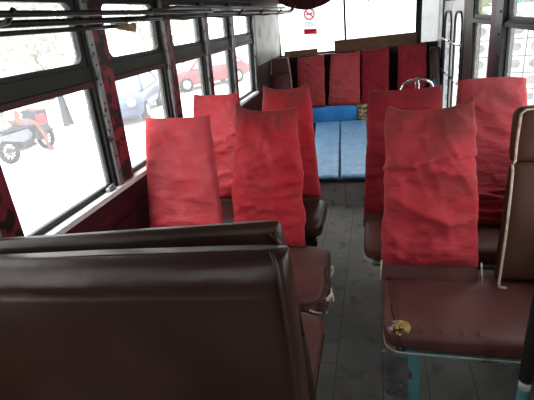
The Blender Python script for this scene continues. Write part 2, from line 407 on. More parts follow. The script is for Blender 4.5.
def rounded_hole(mb, x0, x1, ya, yb, za, zb, ha, hb, hza, hzb, r, mat, fn):
    """a panel from (ya,za) to (yb,zb) with a rounded-corner opening"""
    n = 6; inner = []
    for cy, cz, a0 in ((hb - r, hzb - r, 0), (ha + r, hzb - r, 90), (ha + r, hza + r, 180), (hb - r, hza + r, 270)):
        for i in range(n + 1):
            q = R(a0 + 90 * i / n); inner.append((cy + r * math.cos(q), cz + r * math.sin(q)))
    outer = []
    for (y, z), i in zip(inner, range(len(inner))):
        c = i // (n + 1); j = i % (n + 1)
        Y, Z = ((yb, zb), (ya, zb), (ya, za), (yb, za))[c]
        s = j / n
        if c == 0: p = (Y, hzb - r + (zb - hzb + r) * min(1, 2 * s)) if s < .5 else (hb - r + (yb - hb + r) * min(1, 2 - 2 * s), Z)
        elif c == 1: p = (ha + r + (ya - ha - r) * min(1, 2 * s), Z) if s < .5 else (Y, hzb - r + (zb - hzb + r) * min(1, 2 - 2 * s))
        elif c == 2: p = (Y, hza + r + (za - hza - r) * min(1, 2 * s)) if s < .5 else (ha + r + (ya - ha - r) * min(1, 2 - 2 * s), Z)
        else: p = (hb - r + (yb - hb + r) * min(1, 2 * s), Z) if s < .5 else (Y, hza + r + (za - hza - r) * min(1, 2 - 2 * s))
        outer.append(p)
    N_ = len(inner); vs = []
    for x in (x0, x1):
        for (y, z) in inner: vs.append(fn((x, y, z)))
        for (y, z) in outer: vs.append(fn((x, y, z)))
    fs = []
    for i in range(N_):
        j = (i + 1) % N_
        fs += [(i, j, N_ + j, N_ + i), (2 * N_ + j, 2 * N_ + i, 3 * N_ + i, 3 * N_ + j), (i, 2 * N_ + i, 2 * N_ + j, j), (N_ + j, 3 * N_ + j, 3 * N_ + i, N_ + i)]
    mb.add(vs, fs, mat, False)

wn = 1
def bay(X, sgn, a, b, fn, upper_glass, redlip=True, ZR1=ZR1):
    """one side window: lower sliding sash, green rail, rounded upper light. sgn=+1: the inside is at +x"""
    global wn
    root = struct_empty('window_%d' % wn, (X, (a + b) / 2, ZS)); wn += 1
    fr = MB()
    xi, xo = X + sgn * .012, X - sgn * .045
    x0, x1 = min(xi, xo), max(xi, xo)
    fr.box(x0, x1, a, b, ZR0 + .028, ZR1, M['green'], fn, bev=.004)
    l0, l1 = sorted((X + sgn * .02, X - sgn * .03)); fr.box(l0, l1, a, b, ZR0, ZR0 + .03, M['lip'] if redlip else M['green'], fn, bev=.003)
    rounded_hole(fr, *sorted((X + sgn * .004, X - sgn * .03)), a, b, ZR1, ZH + .005, a + .028, b - .028, ZR1 + .02, ZH - .012, .045, M['rubber'], fn)
    s0, s1 = sorted((X - sgn * .005, X - sgn * .035))
    fr.box(s0, s1, a, b, ZS, ZS + .028, M['sash'], fn, bev=.003)
    fr.box(s0, s1, a, a + .02, ZS, ZR0, M['sash'], fn); fr.box(s0, s1, b - .02, b, ZS, ZR0, M['sash'], fn)
    fr.build('window_frame', root)
    g = MB(); xg = X - sgn * .02
    g.add([fn(p) for p in ((xg, a + .01, ZS + .02), (xg, b - .01, ZS + .02), (xg, b - .01, ZR0 + .01), (xg, a + .01, ZR0 + .01))], [(0, 1, 2, 3)], M['glass']); g.build('lower_pane', root)
    g = MB(); g.add([fn(p) for p in ((xg, a + .02, ZR1 + .01), (xg, b - .02, ZR1 + .01), (xg, b - .02, ZH - .005), (xg, a + .02, ZH - .005))], [(0, 1, 2, 3)], upper_glass); g.build('upper_pane', root)
    return root
for a, b in LB: bay(XL, 1, a, b, lfn, M['glass'])
# sliding-window catch on the sill of the second bay
for yy in (1.80,):
    cb = MB(); cb.box(XL + .0, XL + .03, yy - .03, yy + .03, ZS, ZS + .022, M['alu'], bev=.006); cb.tube([(XL + .015, yy - .02, ZS + .02), (XL + .03, yy + .02, ZS + .035)], .006, M['alu'])
    tag(cb.build('window_catch'), 'small grey metal window catch on the left sill by the first red post', 'catch')

# right wall
w = MB()
w.box(XR, XR + .06, YF, 4.52, 0, ZS - .03, M['dark'])
w.box(XR, XR + .06, YF, -.5, ZS - .03, ZH, M['dark'], rfn)
w.box(XR, XR + .06, YF, YB, ZH, ZC + .03, M['dark'], rfn)
w.box(XR - .012, XR + .06, 4.16, 4.52, ZS - .03, ZH, M['dark'], rfn)
w.box(XR, XR + .06, 5.98, YB, 0, ZH, M['pale'], rfn)
w.box(XR - .02, XR, YF, 4.5, ZS - .03, ZS, M['grey'], bev=.004)
struct(w.build('wall_right'))
for (a, b) in ((-.5, -.2), (.55, .9), (1.75, 2.0), (3.16, 3.50)):
    p = MB(); g = a + (b - a) * .55
    p.box(XR - .022, XR + .05, g, b, ZS, ZH + .01, M['redpost_dull'], rfn, bev=.004)
    p.box(XR - .03, XR + .05, a, g - .01, ZS, ZH + .01, M['sash'], rfn, bev=.004)
    p.box(XR - .01, XR + .05, g - .01, g, ZS, ZH + .01, M['rubber'], rfn)
    for q in range(6): p.box(XR - .036, XR - .03, a + .05, a + .065, .92 + q * .14, .935 + q * .14, M['rubber'], rfn)
    struct(p.build('trim_%d' % k)); k += 1
for a, b, g in ((-.2, .55, 'glass'), (.9, 1.75, 'glass'), (2.0, 3.16, 'glass'), (3.50, 4.16, 'glass_teal')): bay(XR, -1, a, b, rfn, M[g], False, 1.435)

# folding door in the right wall near the rear
door = struct_empty('door_1', (XR, 5.5, 0))
fr = MB(); fr.box(XR - .012, XR + .05, 4.52, 4.58, 0, ZH, M['sash'], rfn); fr.box(XR - .012, XR + .05, 5.92, 5.98, 0, ZH, M['sash'], rfn); fr.box(XR - .012, XR + .05, 4.58, 5.92, 1.70, ZH, M['sash'], rfn)
fr.build('door_frame', door)
for (a, b, gm) in ((4.58, 5.20, 'glass'), (5.23, 5.92, 'glass_grey')):
    lf = MB(); rounded_hole(lf, XR, XR + .035, a, b, .02, 1.70, a + .10, b - .10, .25, 1.47, .12, M['pale'], rfn)
    rim = [];
    for cy, cz, a0 in ((b - .22, 1.35, 0), (a + .22, 1.35, 90), (a + .22, .37, 180), (b - .22, .37, 270)):
        for i in range(7):
            q = R(a0 + 15 * i); rim.append(rfn((XR - .002, cy + .12 * math.cos(q), cz + .12 * math.sin(q))))
    lf.tube(rim, .013, M['rubber'], 8, closed=True)
    leaf = lf.build('door_leaf', door)
    g = MB(); g.add([rfn(p) for p in ((XR + .018, a + .09, .24), (XR + .018, b - .09, .24), (XR + .018, b - .09, 1.53), (XR + .018, a + .09, 1.53))], [(0, 1, 2, 3)], M[gm]); g.build('door_pane', leaf)
    for z in (.80, 1.17):
        h = MB(); h.tube([rfn((XR - .012, a + .05, z)), rfn((XR - .035, a + .09, z)), rfn((XR - .035, b - .09, z)), rfn((XR - .012, b - .05, z))], .010, M['chrome']); h.build('handle', leaf)
hg = MB()
for yy in (5.0, 5.45): hg.box(XR - .05, XR - .0, yy - .05, yy + .05, 1.585, 1.675, M['black'], rfn, bev=.006)
hg.tube([rfn((XR - .045, 4.85, 1.64)), rfn((XR - .045, 5.7, 1.64))], .014, M['black']); hg.build('hinge', door)

# rear wall and window
w = MB()
w.box(XL - .06, XR + .06, YB, YB + .06, -.05, 1.08, M['dark'])
w.box(XL - .06, XR + .06, YB, YB + .06, 1.84, ZC + .13, M['dark'])
w.box(.56, .60, YB - .02, YB, 1.08, 1.84, M['black'])
w.box(XL, .56, YB - .16, YB, 1.02, 1.085, M['dark'])
struct(w.build('wall_back'))
ql = struct_empty('window_%d' % wn, (.7, YB, 1.08)); wn += 1  # rear right pillar built as an added pane, so daylight brightens it
fr = MB(); fr.box(XR - .01, XR + .06, YB - .01, YB + .05, 1.08, 1.84, M['rubber']); fr.box(.56, XR, YB - .005, YB + .04, 1.08, 1.10, M['rubber']); fr.build('window_frame', ql)
g = MB(); g.add([(.60, YB + .012, 1.09), (XR, YB + .012, 1.09), (XR, YB + .012, 1.84), (.60, YB + .012, 1.84)], [(0, 1, 2, 3)], M['glass_pillar']); g.build('rear_pane', ql)
rw = struct_empty('window_%d' % wn, (-.42, YB, 1.08)); wn += 1
fr = MB()
rounded_hole(fr, 0, 0, 0, 0, 0, 0, 0, 0, 0, 0, .0, M['rubber'], lambda p: p) if False else None
for x0, x1, z0, z1 in ((XL, .56, 1.08, 1.11), (XL, .56, 1.81, 1.84), (XL - .02, XL + .045, 1.08, 1.84), (.525, .56, 1.08, 1.84), (-.438, -.408, 1.08, 1.84)):
    fr.box(x0, x1, YB - .012, YB + .03, z0, z1, M['rubber'], bev=.004)
fr.build('window_frame', rw)
for x0, x1 in ((XL + .03, -.43), (-.415, .54)):
    g = MB(); g.add([(x0, YB + .012, 1.09), (x1, YB + .012, 1.09), (x1, YB + .012, 1.83), (x0, YB + .012, 1.83)], [(0, 1, 2, 3)], M['glass_hazy']); g.build('rear_pane', rw)
p = MB(); p.box(XL + .012, XL + .16, 5.9, YB, 0, 1.84, M['grey'], bev=.02); p.box(XL + .16, XL + .175, YB - .05, YB, 0, 1.84, M['black']); struct(p.build('trim_%d' % k)) if False else None

# unseen front bulkhead, added to cut front light; windscreen opening kept small for that
w = MB()
w.box(XL - .06, XR + .06, YF - .06, YF, 0, 1.22, M['dark']); w.box(XL - .06, XR + .06, YF - .06, YF, 1.56, ZC + .13, M['dark'])
w.box(XL - .06, XL + .2, YF - .06, YF, 1.22, 1.56, M['dark']); w.box(XR - .5, XR + .06, YF - .06, YF, 1.22, 1.56, M['dark'])
struct(w.build('wall_front'))
# raised engine cover platform in the aisle
pf = MB(); pf.box(-.66, .10, 3.42, 5.60, 0, .245, M['riser'], bev=.005)
pf.box(-.66, .10, 3.405, 3.44, .232, .252, M['black'], bev=.003)  # black strip stands in for the shadow line under the mats
for x in (-.5, -.27, -.08): pf.box(x - .003, x + .003, 3.416, 3.42, 0, .23, M['seam'])
tag(pf.build('engine_platform'), 'low grey raised platform at the rear end of the aisle under the light blue mats', 'platform')

# ------------------------------------------------------------------ seats
# --- front right bench: one wide cushion, one red covered back, one bare brown back
b = thing('bench_seat', 'front right brown bench seat with torn cushion corner and one red covered back', 'seat', (.43, 1.5, 0))
cu = cushion(b, .02, .82, 1.31, 1.76, .445, .125, M['vinyl'], 3, M['piping'])
fo = MB()
fv = []; ff = []
n_ = 14
for i in range(n_):
    q = 2 * math.pi * i / n_; rr = 1 + .35 * noise.noise(Vector((math.cos(q) * 2, math.sin(q) * 2, 4)))
    fv.append((.092 + .034 * rr * math.cos(q), 1.345 + .022 * rr * math.sin(q) , .438 + .016 * math.sin(q)))
fv.append((.092, 1.325, .436)); ff = [(i, (i + 1) % n_, n_) for i in range(n_)]
fo.add(fv, ff, M['foam'])
for i in range(10):
    q = random.uniform(0, 6.28); r_ = random.uniform(.0, .024)
    fo.tube([(.092 + r_ * math.cos(q), 1.328 + r_ * .4 * math.sin(q), .432 + .010 * math.sin(q)), (.092 + r_ * 1.2 * math.cos(q), 1.322 + r_ * .4 * math.sin(q), .440 + .012 * math.sin(q))], .008, M['foam'], 6)
fo.build('exposed_foam', cu)['label'] = 'yellow foam showing through the torn corner'
tr = MB()
for i in range(7):
    q = random.uniform(1.6, 4.4); r0 = random.uniform(.034, .046)
    p0 = Vector((.092 + r0 * math.cos(q), 1.338 + .024 * math.sin(q), .440 + .014 * math.sin(q)))
    tr.tube([p0, p0 + Vector((random.uniform(-.02, .008), -.006, random.uniform(-.006, .006)))], .0045, M['lining'], 5)
tr.build('frayed_rim', cu)
for pts_ in ([(.052, 1.70, .447), (.050, 1.55, .449), (.056, 1.42, .447), (.066, 1.36, .443)], [(.072, 1.335, .435), (.085, 1.305, .40), (.10, 1.302, .36)]):
    tr = MB(); tr.tube(pts_, .0035, M['hole'], 6); tr.build('torn_seam', cu)
for x, l in ((.16, .02), (.235, .012), (.31, .02), (.365, .02)):
    tr = MB(); tr.tube([(x, 1.352, .4455), (x + .003, 1.337, .441), (x + .004, 1.326, .436 - l * .25)], .0026, M['vinyl_edge'], 5); tr.build('scuff', cu)

covered_back(b, 'backrest', (.018, 1.70, .50), (.432, 1.70, .50), (.042, 1.94, 1.165), (.409, 1.94, 1.175), .085, M['red5'], 11, 'soiled red cloth cover with a fold across the middle', ear_l=.022, ear_r=.03, mid=.012, wr=.021, pillow=.30, side=.010)
for x in (.012, .44):
    pp = MB(); pp.tube([(x, 1.64, .455), (x + (.004 if x < .2 else -.004), 1.655, .50), (x + (.006 if x < .2 else -.006), 1.67, .54)], .004, M['piping'], 6)
    pp.build('backrest_piping', b)
# bare brown back with separate headrest
mb = MB(); BL = Vector((.495, 1.68, .455)); TL = Vector((.558, 1.875, .925)); BR = Vector((.825, 1.68, .455)); TR = Vector((.825, 1.875, .925))
pad(mb, BL, BR, TL, TR, .10, M['vinyl_bare'], 4.5, 5, 12, disp=vinyl_disp(21, .004)); bk = mb.build('backrest', b)
hp = MB(); pad(hp, (.552, 1.868, .925), (.825, 1.868, .925), (.568, 1.945, 1.148), (.825, 1.945, 1.148), .115, M['vinyl_bare'], 4, 3.4, 9, disp=vinyl_disp(22, .004)); hd = hp.build('headrest', b)
pi = MB(); pi.tube([(.502, 1.624, .45), (.500, 1.63, .47), (.524, 1.70, .65), (.546, 1.78, .82), (.553, 1.815, .91), (.549, 1.82, .935)], .0055, M['piping'], 8)
pi.tube([(.502, 1.624, .45), (.53, 1.626, .445)], .0055, M['piping'], 8); pi.build('piping', bk)
ph = MB(); ph.tube([(.549, 1.815, .935), (.556, 1.812, .95), (.562, 1.84, 1.02), (.570, 1.862, 1.09), (.580, 1.893, 1.130), (.60, 1.90, 1.142), (.82, 1.90, 1.142)], .0055, M['piping'], 8); ph.build('piping', hd)
for z, y in ((.70, 1.725), (.58, 1.675)):
    bt = MB(); bt.tube([(.66, y - .006, z), (.80, y - .006, z)], .004, M['piping_dark'], 6); bt.build('stitched_crease', bk)
yt = MB(); pad(yt, (.640, 1.857, 1.055), (.70, 1.857, 1.055), (.640, 1.886, 1.138), (.70, 1.886, 1.138), .012, M['yellow'], 6, 6); yt.build('yellow_tape', hd)['label'] = 'yellow tape at the top of the headrest'
bench_frame(b, .02, .82, 1.31, 1.74, .325, (.145, .72))

# --- second right bench
b = thing('bench_seat', 'second right bench seat with two red covered backs behind the front right bench', 'seat', (.37, 2.15, 0))
cushion(b, -.075, .815, 1.96, 2.37, .445, .125, M['vinyl'], 4, M['piping'])
covered_back(b, 'backrest', (-.078, 2.31, .46), (.345, 2.31, .46), (-.044, 2.53, 1.155), (.360, 2.53, 1.152), .085, M['red3'], 12, ear_l=.008, ear_r=.012, mid=.004, wr=.010)
covered_back(b, 'backrest', (.40, 2.32, .58), (.79, 2.32, .58), (.443, 2.53, 1.175), (.777, 2.53, 1.165), .095, M['red6'], 13, ear_l=.006, ear_r=.002, mid=-.012, wr=.006, flare=.006)
hm = MB(); pad(hm, (.395, 2.20, .45), (.77, 2.20, .45), (.40, 2.31, .62), (.78, 2.31, .62), .11, M['red3'], 3, 3, 9, 19, 25, disp=cover_disp(31, 0, 0, 0, .022, None, .02, 0, 0)); hm.build('loose_hem', b)['label'] = 'bunched loose hem of the window side cover'
bench_frame(b, -.075, .815, 1.96, 2.35, .325, (.10, .70))

# --- left bench facing, torn
b = thing('bench_seat', 'left bench seat with two red covered backs and a torn cushion corner at the aisle', 'seat', (-.8, 1.75, 0))
cu = cushion(b, -1.36, -.245, 1.50, 2.02, .435, .125, M['vinyl'], 5, None)
tn = MB()
for i in range(11):                         # ripped flaps round the aisle corner
    y = 1.51 + i * .022; z = .40 - .05 * math.sin(i * 1.3) ** 2
    p0 = Vector((-.258, y, z)); d = Vector((random.uniform(.01, .032), random.uniform(-.02, .01), random.uniform(-.02, .012))); w_ = Vector((0, .015, random.uniform(-.02, .02)))
    mt = M['lining'] if i in (1, 3, 4, 6) else M['vinyl_edge']
    tn.add([p0 - w_, p0 + w_, p0 + w_ * .8 + d + Vector((0, 0, .006)), p0 - w_ * .5 + d, p0 + d * 1.5 + Vector((.004, .004, -.018))], [(0, 1, 2, 3), (3, 2, 4)], mt, False)
tn.tube([(-.33, 1.495, .375), (-.29, 1.492, .372), (-.255, 1.515, .372), (-.238, 1.58, .38), (-.240, 1.68, .395), (-.25, 1.78, .425)], [.006, .024, .032, .030, .020, .004], M['hole'], 8)  # dark tube painted as the shaded hollow inside the rip
tn.tube([(-.245, 1.53, .385), (-.222, 1.545, .396), (-.208, 1.575, .402), (-.212, 1.61, .412)], [.006, .011, .009, .004], M['lining'], 6)
tn.tube([(-.215, 1.60, .39), (-.204, 1.59, .375), (-.206, 1.585, .355)], .006, M['lining'], 6)
tn.tube([(-.30, 1.475, .385), (-.27, 1.472, .375), (-.245, 1.485, .365)], .005, M['lining'], 6)
tn.tube([(-.225, 1.70, .412), (-.215, 1.74, .42), (-.222, 1.77, .43)], .005, M['lining'], 6)
tn.build('torn_edge', cu)['label'] = 'ripped vinyl and pale lining at the cushion corner'
covered_back(b, 'backrest', (-.815, 1.965, .43), (-.378, 1.965, .43), (-.766, 2.21, 1.165), (-.418, 2.21, 1.15), .085, M['red2'], 14, 'red cloth cover browned at the head with a tall left ear', ear_l=.036, ear_r=.006, mid=.012, wr=.022, side=.014)
covered_back(b, 'backrest', (-1.352, 1.965, .43), (-.865, 1.965, .43), (-1.343, 2.21, 1.145), (-.936, 2.21, 1.135), .085, M['red1'], 15, ear_l=.008, ear_r=.010, mid=.0, wr=.011)
bench_frame(b, -1.36, -.27, 1.50, 2.0, .31, (-1.2, -.38), M['dark'])

# --- second left bench
b = thing('bench_seat', 'second left bench seat with two red covered backs behind the torn left bench', 'seat', (-.8, 2.4, 0))
cushion(b, -1.36, -.335, 2.22, 2.68, .435, .14, M['vinyl_dark'], 6, None)
covered_back(b, 'backrest', (-.81, 2.62, .44), (-.378, 2.62, .44), (-.762, 2.85, 1.172), (-.443, 2.85, 1.165), .12, M['red2'], 16, 'red cloth cover with a browned sagging top', ear_l=.024, ear_r=.024, mid=.012, wr=.007, pinch=1.2)
covered_back(b, 'backrest', (-1.34, 2.62, .44), (-.90, 2.62, .44), (-1.294, 2.85, 1.16), (-.955, 2.85, 1.152), .085, M['red1'], 17, ear_l=.012, ear_r=.014, mid=.0, wr=.011)
bench_frame(b, -1.36, -.33, 2.22, 2.66, .295, (-1.2, -.45), M['dark'])

# --- two plain brown benches back to back, nearest the camera
b = thing('bench_seat', 'nearest brown vinyl bench seat at bottom left, its wide backrest filling the corner', 'seat', (-.8, .5, 0))
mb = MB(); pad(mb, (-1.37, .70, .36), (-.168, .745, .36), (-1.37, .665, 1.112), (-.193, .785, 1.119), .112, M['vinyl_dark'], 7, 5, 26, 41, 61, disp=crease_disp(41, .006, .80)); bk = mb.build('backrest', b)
sm = MB(); pts = [(-1.33 + i * .0575, .632 + i * .0575 * .0715 + .003 * math.sin(i * 2.1), 1.045 + .003 * math.sin(i * 1.3)) for i in range(20)]
sm.tube([(-.228, .755, 1.13), (-.214, .739, 1.10), (-.207, .728, 1.04), (-.199, .716, .9), (-.190, .703, .7), (-.182, .692, .45)], .0045, M['piping_dark'], 8); sm.build('piping', bk)
cushion(b, -1.37, -.19, .16, .68, .43, .12, M['vinyl'], 7, M['piping_dark'])
bench_frame(b, -1.37, -.2, .16, .66, .31, (-1.2, -.35), M['dark'])
b = thing('bench_seat', 'plain brown bench seat facing away, close behind the nearest brown backrest', 'seat', (-.8, 1.1, 0))
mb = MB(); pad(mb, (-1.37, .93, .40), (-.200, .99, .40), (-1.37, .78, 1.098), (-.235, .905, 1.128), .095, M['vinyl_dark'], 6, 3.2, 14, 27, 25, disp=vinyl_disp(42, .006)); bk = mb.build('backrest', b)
sm = MB(); sm.tube([(-.255, .87, 1.112), (-.237, .873, 1.08), (-.222, .89, .95), (-.212, .915, .75)], .006, M['piping_dark'], 8); sm.build('piping', bk)
cushion(b, -1.37, -.222, 1.00, 1.45, .43, .12, M['vinyl'], 8, M['piping_dark'])
bench_frame(b, -1.37, -.22, 1.00, 1.42, .31, (-1.2, -.35), M['dark'])

# --- rear bench with five backs
b = thing('rear_bench', 'full width rear bench with four red covered backs and a small brown one at left', 'seat', (-.3, 5.9, 0))
mb = MB(); pad(mb, (-1.36, 5.62, .34), (.78, 5.62, .34), (-1.36, 6.14, .34), (.78, 6.14, .34), .16, M['vinyl_dark'], 7, 4, 14); mb.build('cushion', b)
mb = MB(); mb.box(-1.34, .76, 5.66, 6.12, 0, .27, M['dark']); mb.build('bench_base', b)
for i, (bl, br, tl, tr, zl, zr, mt, er) in enumerate((
        (-1.09, -.70, -1.072, -.694, 1.082, 1.100, 'red4', (.010, .006, .0)),
        (-.655, -.215, -.600, -.209, 1.098, 1.094, 'red4', (.014, .012, .004)),
        (-.20, .165, -.189, .168, 1.108, 1.128, 'red3', (.016, .022, .012)),
        (.275, .655, .286, .626, 1.115, 1.122, 'red3', (.010, .006, -.004)))):
    covered_back(b, 'backrest', (bl, 5.86, .42), (br, 5.86, .42), (tl, 6.0, zl), (tr, 6.0, zr), .10, M[mt], 50 + i, ear_l=er[0], ear_r=er[1], mid=er[2], wr=.011)
mb = MB(); pad(mb, (-1.40, 5.62, .45), (-1.105, 5.62, .45), (-1.40, 5.72, .93), (-1.120, 5.72, .93), .10, M['vinyl_rear'], 4, 4, 9, disp=vinyl_disp(61)); bk = mb.build('backrest', b); bk['label'] = 'bare brown vinyl back at the left end'
mb = MB(); pad(mb, (-1.395, 5.715, .93), (-1.125, 5.715, .93), (-1.385, 5.75, 1.135), (-1.145, 5.75, 1.135), .11, M['vinyl_rear'], 4, 3, 9, disp=vinyl_disp(62)); hd = mb.build('headrest', b)
pi = MB(); pi.tube([(-1.105, 5.575, .60), (-1.118, 5.66, .92), (-1.130, 5.665, 1.0), (-1.150, 5.69, 1.12)], .008, M['piping'], 6); pi.tube([(-1.39, 5.66, .93), (-1.375, 5.69, 1.12)], .006, M['piping'], 6); pi.build('piping', hd)
mb = MB(); pad(mb, (.67, 5.80, .44), (.80, 5.80, .44), (.66, 5.98, 1.06), (.80, 5.98, 1.06), .12, M['vinyl_dark'], 4, 4, 9); mb.build('backrest', b)['label'] = 'dark brown back in the right corner'

# blue pad on the rear bench, straw bundle, mats on the platform
mb = MB(); pad(mb, (-.90, 5.52, .36), (-.25, 5.52, .36), (-.90, 5.61, .365), (-.25, 5.61, .365), .205, M['blue'], 9, 6, 16, disp=vinyl_disp(71, .01))
tag(mb.build('blue_cushion'), 'bright blue vinyl cushion across the middle of the rear bench front', 'cushion')
for i, (x0, x1, lab) in enumerate(((-.62, -.325, 'left one of the two worn light blue mats on the aisle platform'), (-.318, -.075, 'right one of the two worn light blue mats on the aisle platform'))):
    mb = MB(); pad(mb, (x0 + (.06 if i == 0 else 0.012), 3.41, .278), (x1 - (.004 if i == 0 else .0), 3.41, .278), (x0 - (.17 if i == 0 else .145), 5.47, .272), (x1 - (.15 if i == 0 else .06), 5.47, .272), .045, M['lightblue'], 12, 10, 20, 21, 31, disp=vinyl_disp(73 + i, .006))
    tag(mb.build('blue_mat'), lab, 'mat', 'light blue mats on the platform')
mb = MB()
for i in range(16):
    z = .30 + random.uniform(0, .17); y = 5.53 + random.uniform(-.03, .05)
    mb.tube([(-.245 + random.uniform(0, .02), y, z), (-.19, y - .02 + random.uniform(-.02, .02), z + random.uniform(-.02, .02)), (-.125 - random.uniform(0, .02), y, z + random.uniform(-.03, .03))], random.uniform(.014, .022), M['wicker'], 6)
mb.tube([(-.18, 5.50, .29), (-.175, 5.485, .38), (-.18, 5.50, .47)], .008, M['lining'], 6)
tag(mb.build('straw_bundle'), 'small tied bundle of brown straw beside the blue rear cushion', 'bundle')

# ------------------------------------------------------------------ rear details
mb = MB(); mb.box(-1.32, -.82, 6.335, 6.347, 1.0855, 1.168, M['board_tan']); mb.box(-1.32, -.82, 6.333, 6.336, 1.150, 1.168, M['board'])
tag(mb.build('wooden_board'), 'short tan wooden board standing on the rear window ledge at left', 'board')
mb = MB(); mb.box(-.575, .535, 6.30, 6.315, 1.0855, 1.25, M['board']); tag(mb.build('wooden_board'), 'long brown wooden board standing on the rear window ledge at right', 'board')

sg = thing('no_smoking_sign', 'white no smoking sign stuck inside the left rear window pane', 'sign', (-.92, 6.38, 1.35))
def yflat(mb, poly, y, m): mb.prism(poly, 1, y, y + .0015, m)
sx0, sx1, sz0, sz1 = -1.015, -.822, 1.355, 1.735
mb = MB(); yflat(mb, [(sx0, sz0 + .012), (sx1, sz0), (sx1, sz1 - .012), (sx0, sz1)], YB + .003, M['paper']); mb.build('sheet', sg)
cx, cz = -.918, 1.635; ring = MB(); n_ = 28
vs = []; fs = []
for i in range(n_):
    q = 2 * math.pi * i / n_
    for r_ in (.078, .060): vs.append((cx + r_ * math.cos(q), YB + .001, cz + r_ * math.sin(q)))
for i in range(n_): j = (i + 1) % n_; fs.append((2 * i, 2 * j, 2 * j + 1, 2 * i + 1))
ring.add(vs, fs, M['signred'], False)
d = Vector((math.cos(R(-40)), 0, math.sin(R(-40)))) ; e = Vector((-d.z, 0, d.x)); C_ = Vector((cx, YB + .0006, cz))
ring.add([C_ - d * .066 - e * .008, C_ + d * .066 - e * .008, C_ + d * .066 + e * .008, C_ - d * .066 + e * .008], [(0, 1, 2, 3)], M['signred'], False)
ring.build('prohibition_ring', sg)
cg = MB(); yflat(cg, [(cx - .046, cz - .010), (cx + .046, cz - .006), (cx + .046, cz + .010), (cx - .046, cz + .006)], YB + .0015, M['signdark'])
for q in range(3): cg.tube([(cx + .03, YB + .0016, cz + .016 + q * .008), (cx + .042, YB + .0016, cz + .022 + q * .008)], .002, M['signdark'], 5)
cg.build('cigarette', sg)
tx = MB()
for z, l in ((1.525, .15), (1.508, .12), (1.490, .155), (1.474, .14)): yflat(tx, [(-.997, z), (-.997 + l, z - .004), (-.997 + l, z + .002), (-.997, z + .006)], YB + .0012, M['signgrey'])
tx.build('fine_print', sg)
st = MB(); yflat(st, [(sx0 + .003, sz0 + .02), (sx1 - .003, sz0 + .008), (sx1 - .003, sz0 + .075), (sx0 + .003, sz0 + .087)], YB + .0012, M['signred'])
yflat(st, [(sx1 - .04, sz0 + .025), (sx1 - .015, sz0 + .023), (sx1 - .015, sz0 + .042), (sx1 - .04, sz0 + .045)], YB + .0006, M['paper']); st.build('red_strip', sg)

# red valance across the top of the rear window, scalloped
def valance(name, label, x0, x1, ztop, drop, tip):
    mb = MB(); vs = []; fs = []; n = 30; rows = 6
    for i in range(n + 1):
        s = i / n; x = x0 + (x1 - x0) * s
        zb = ztop - drop * (math.sin(math.pi * s) ** .7 if not tip else max(.04, 1 - abs(2 * s - 1)))
        for r_ in range(rows + 1):
            tt = r_ / rows; vs.append((x, 6.27 + .014 * math.sin(s * 28) * (.4 + tt), ztop + (zb - ztop) * tt))
    for i in range(n):
        for r_ in range(rows): fs.append((i * (rows + 1) + r_, (i + 1) * (rows + 1) + r_, (i + 1) * (rows + 1) + r_ + 1, i * (rows + 1) + r_ + 1))
    mb.add(vs, fs, M['curtain']); mb.tube([(x0, 6.27, ztop), (x1, 6.27, ztop)], .008, M['black'], 6)
    return tag(mb.build(name), label, 'curtain')
valance('curtain_valance', 'dark red draped valance over the left rear window pane', -1.34, -.46, 1.86, .165, False)
valance('curtain_valance', 'small dark red valance tip hanging over the right rear window pane', -.24, .05, 1.86, .165, True)
mb = MB(); mb.box(.66, .74, 5.60, 5.72, .42, .66, M['blueplastic'], bev=.02); mb.tube([(.70, 5.66, .66), (.70, 5.66, .70)], .018, M['blueplastic'])
tag(mb.build('plastic_canister'), 'small dark blue plastic canister on the rear bench beside the folding door', 'canister')

# chrome grab rail behind the second right bench
mb = MB(); arc = [(.172, 3.2, 0), (.172, 3.2, .98), (.176, 3.2, 1.035), (.195, 3.2, 1.072), (.23, 3.2, 1.090), (.29, 3.2, 1.098), (.345, 3.2, 1.088), (.378, 3.2, 1.068), (.394, 3.2, 1.035), (.398, 3.2, .98), (.398, 3.2, 0)]
mb.tube(arc, .011, M['chrome'], 10); mb.tube([(.284, 3.2, 0), (.284, 3.2, 1.095)], .012, M['chrome'], 10)
mb.box(.268, .30, 3.185, 3.215, 1.03, 1.075, M['chrome'], bev=.005)
tag(mb.build('grab_rail'), 'curved chrome grab rail showing above the second right red cover', 'rail')

# foreground pole
pl = thing('grab_pole', 'teal pole wrapped in black tape in front of the right bench cushion', 'pole', (.47, 1.15, 0))
mb = MB(); mb.tube([(.47, 1.15, .0), (.47, 1.15, ZC + .06)], .018, M['teal'], 14); mb.tube([(.47, 1.15, 0), (.47, 1.15, .012)], .045, M['teal'], 16); mb.build('pole', pl)
mb = MB()
pts = []; 
mb.tube([(.47, 1.15, .42 + i * .012) for i in range(40)], [.0215 + .0012 * (i % 2) for i in range(40)], M['tape'], 14); mb.build('black_tape', pl)
mb = MB(); mb.tube([(.47, 1.15, .385), (.47, 1.15, .42)], .0188, M['white_paint'], 14); mb.build('white_band', pl)

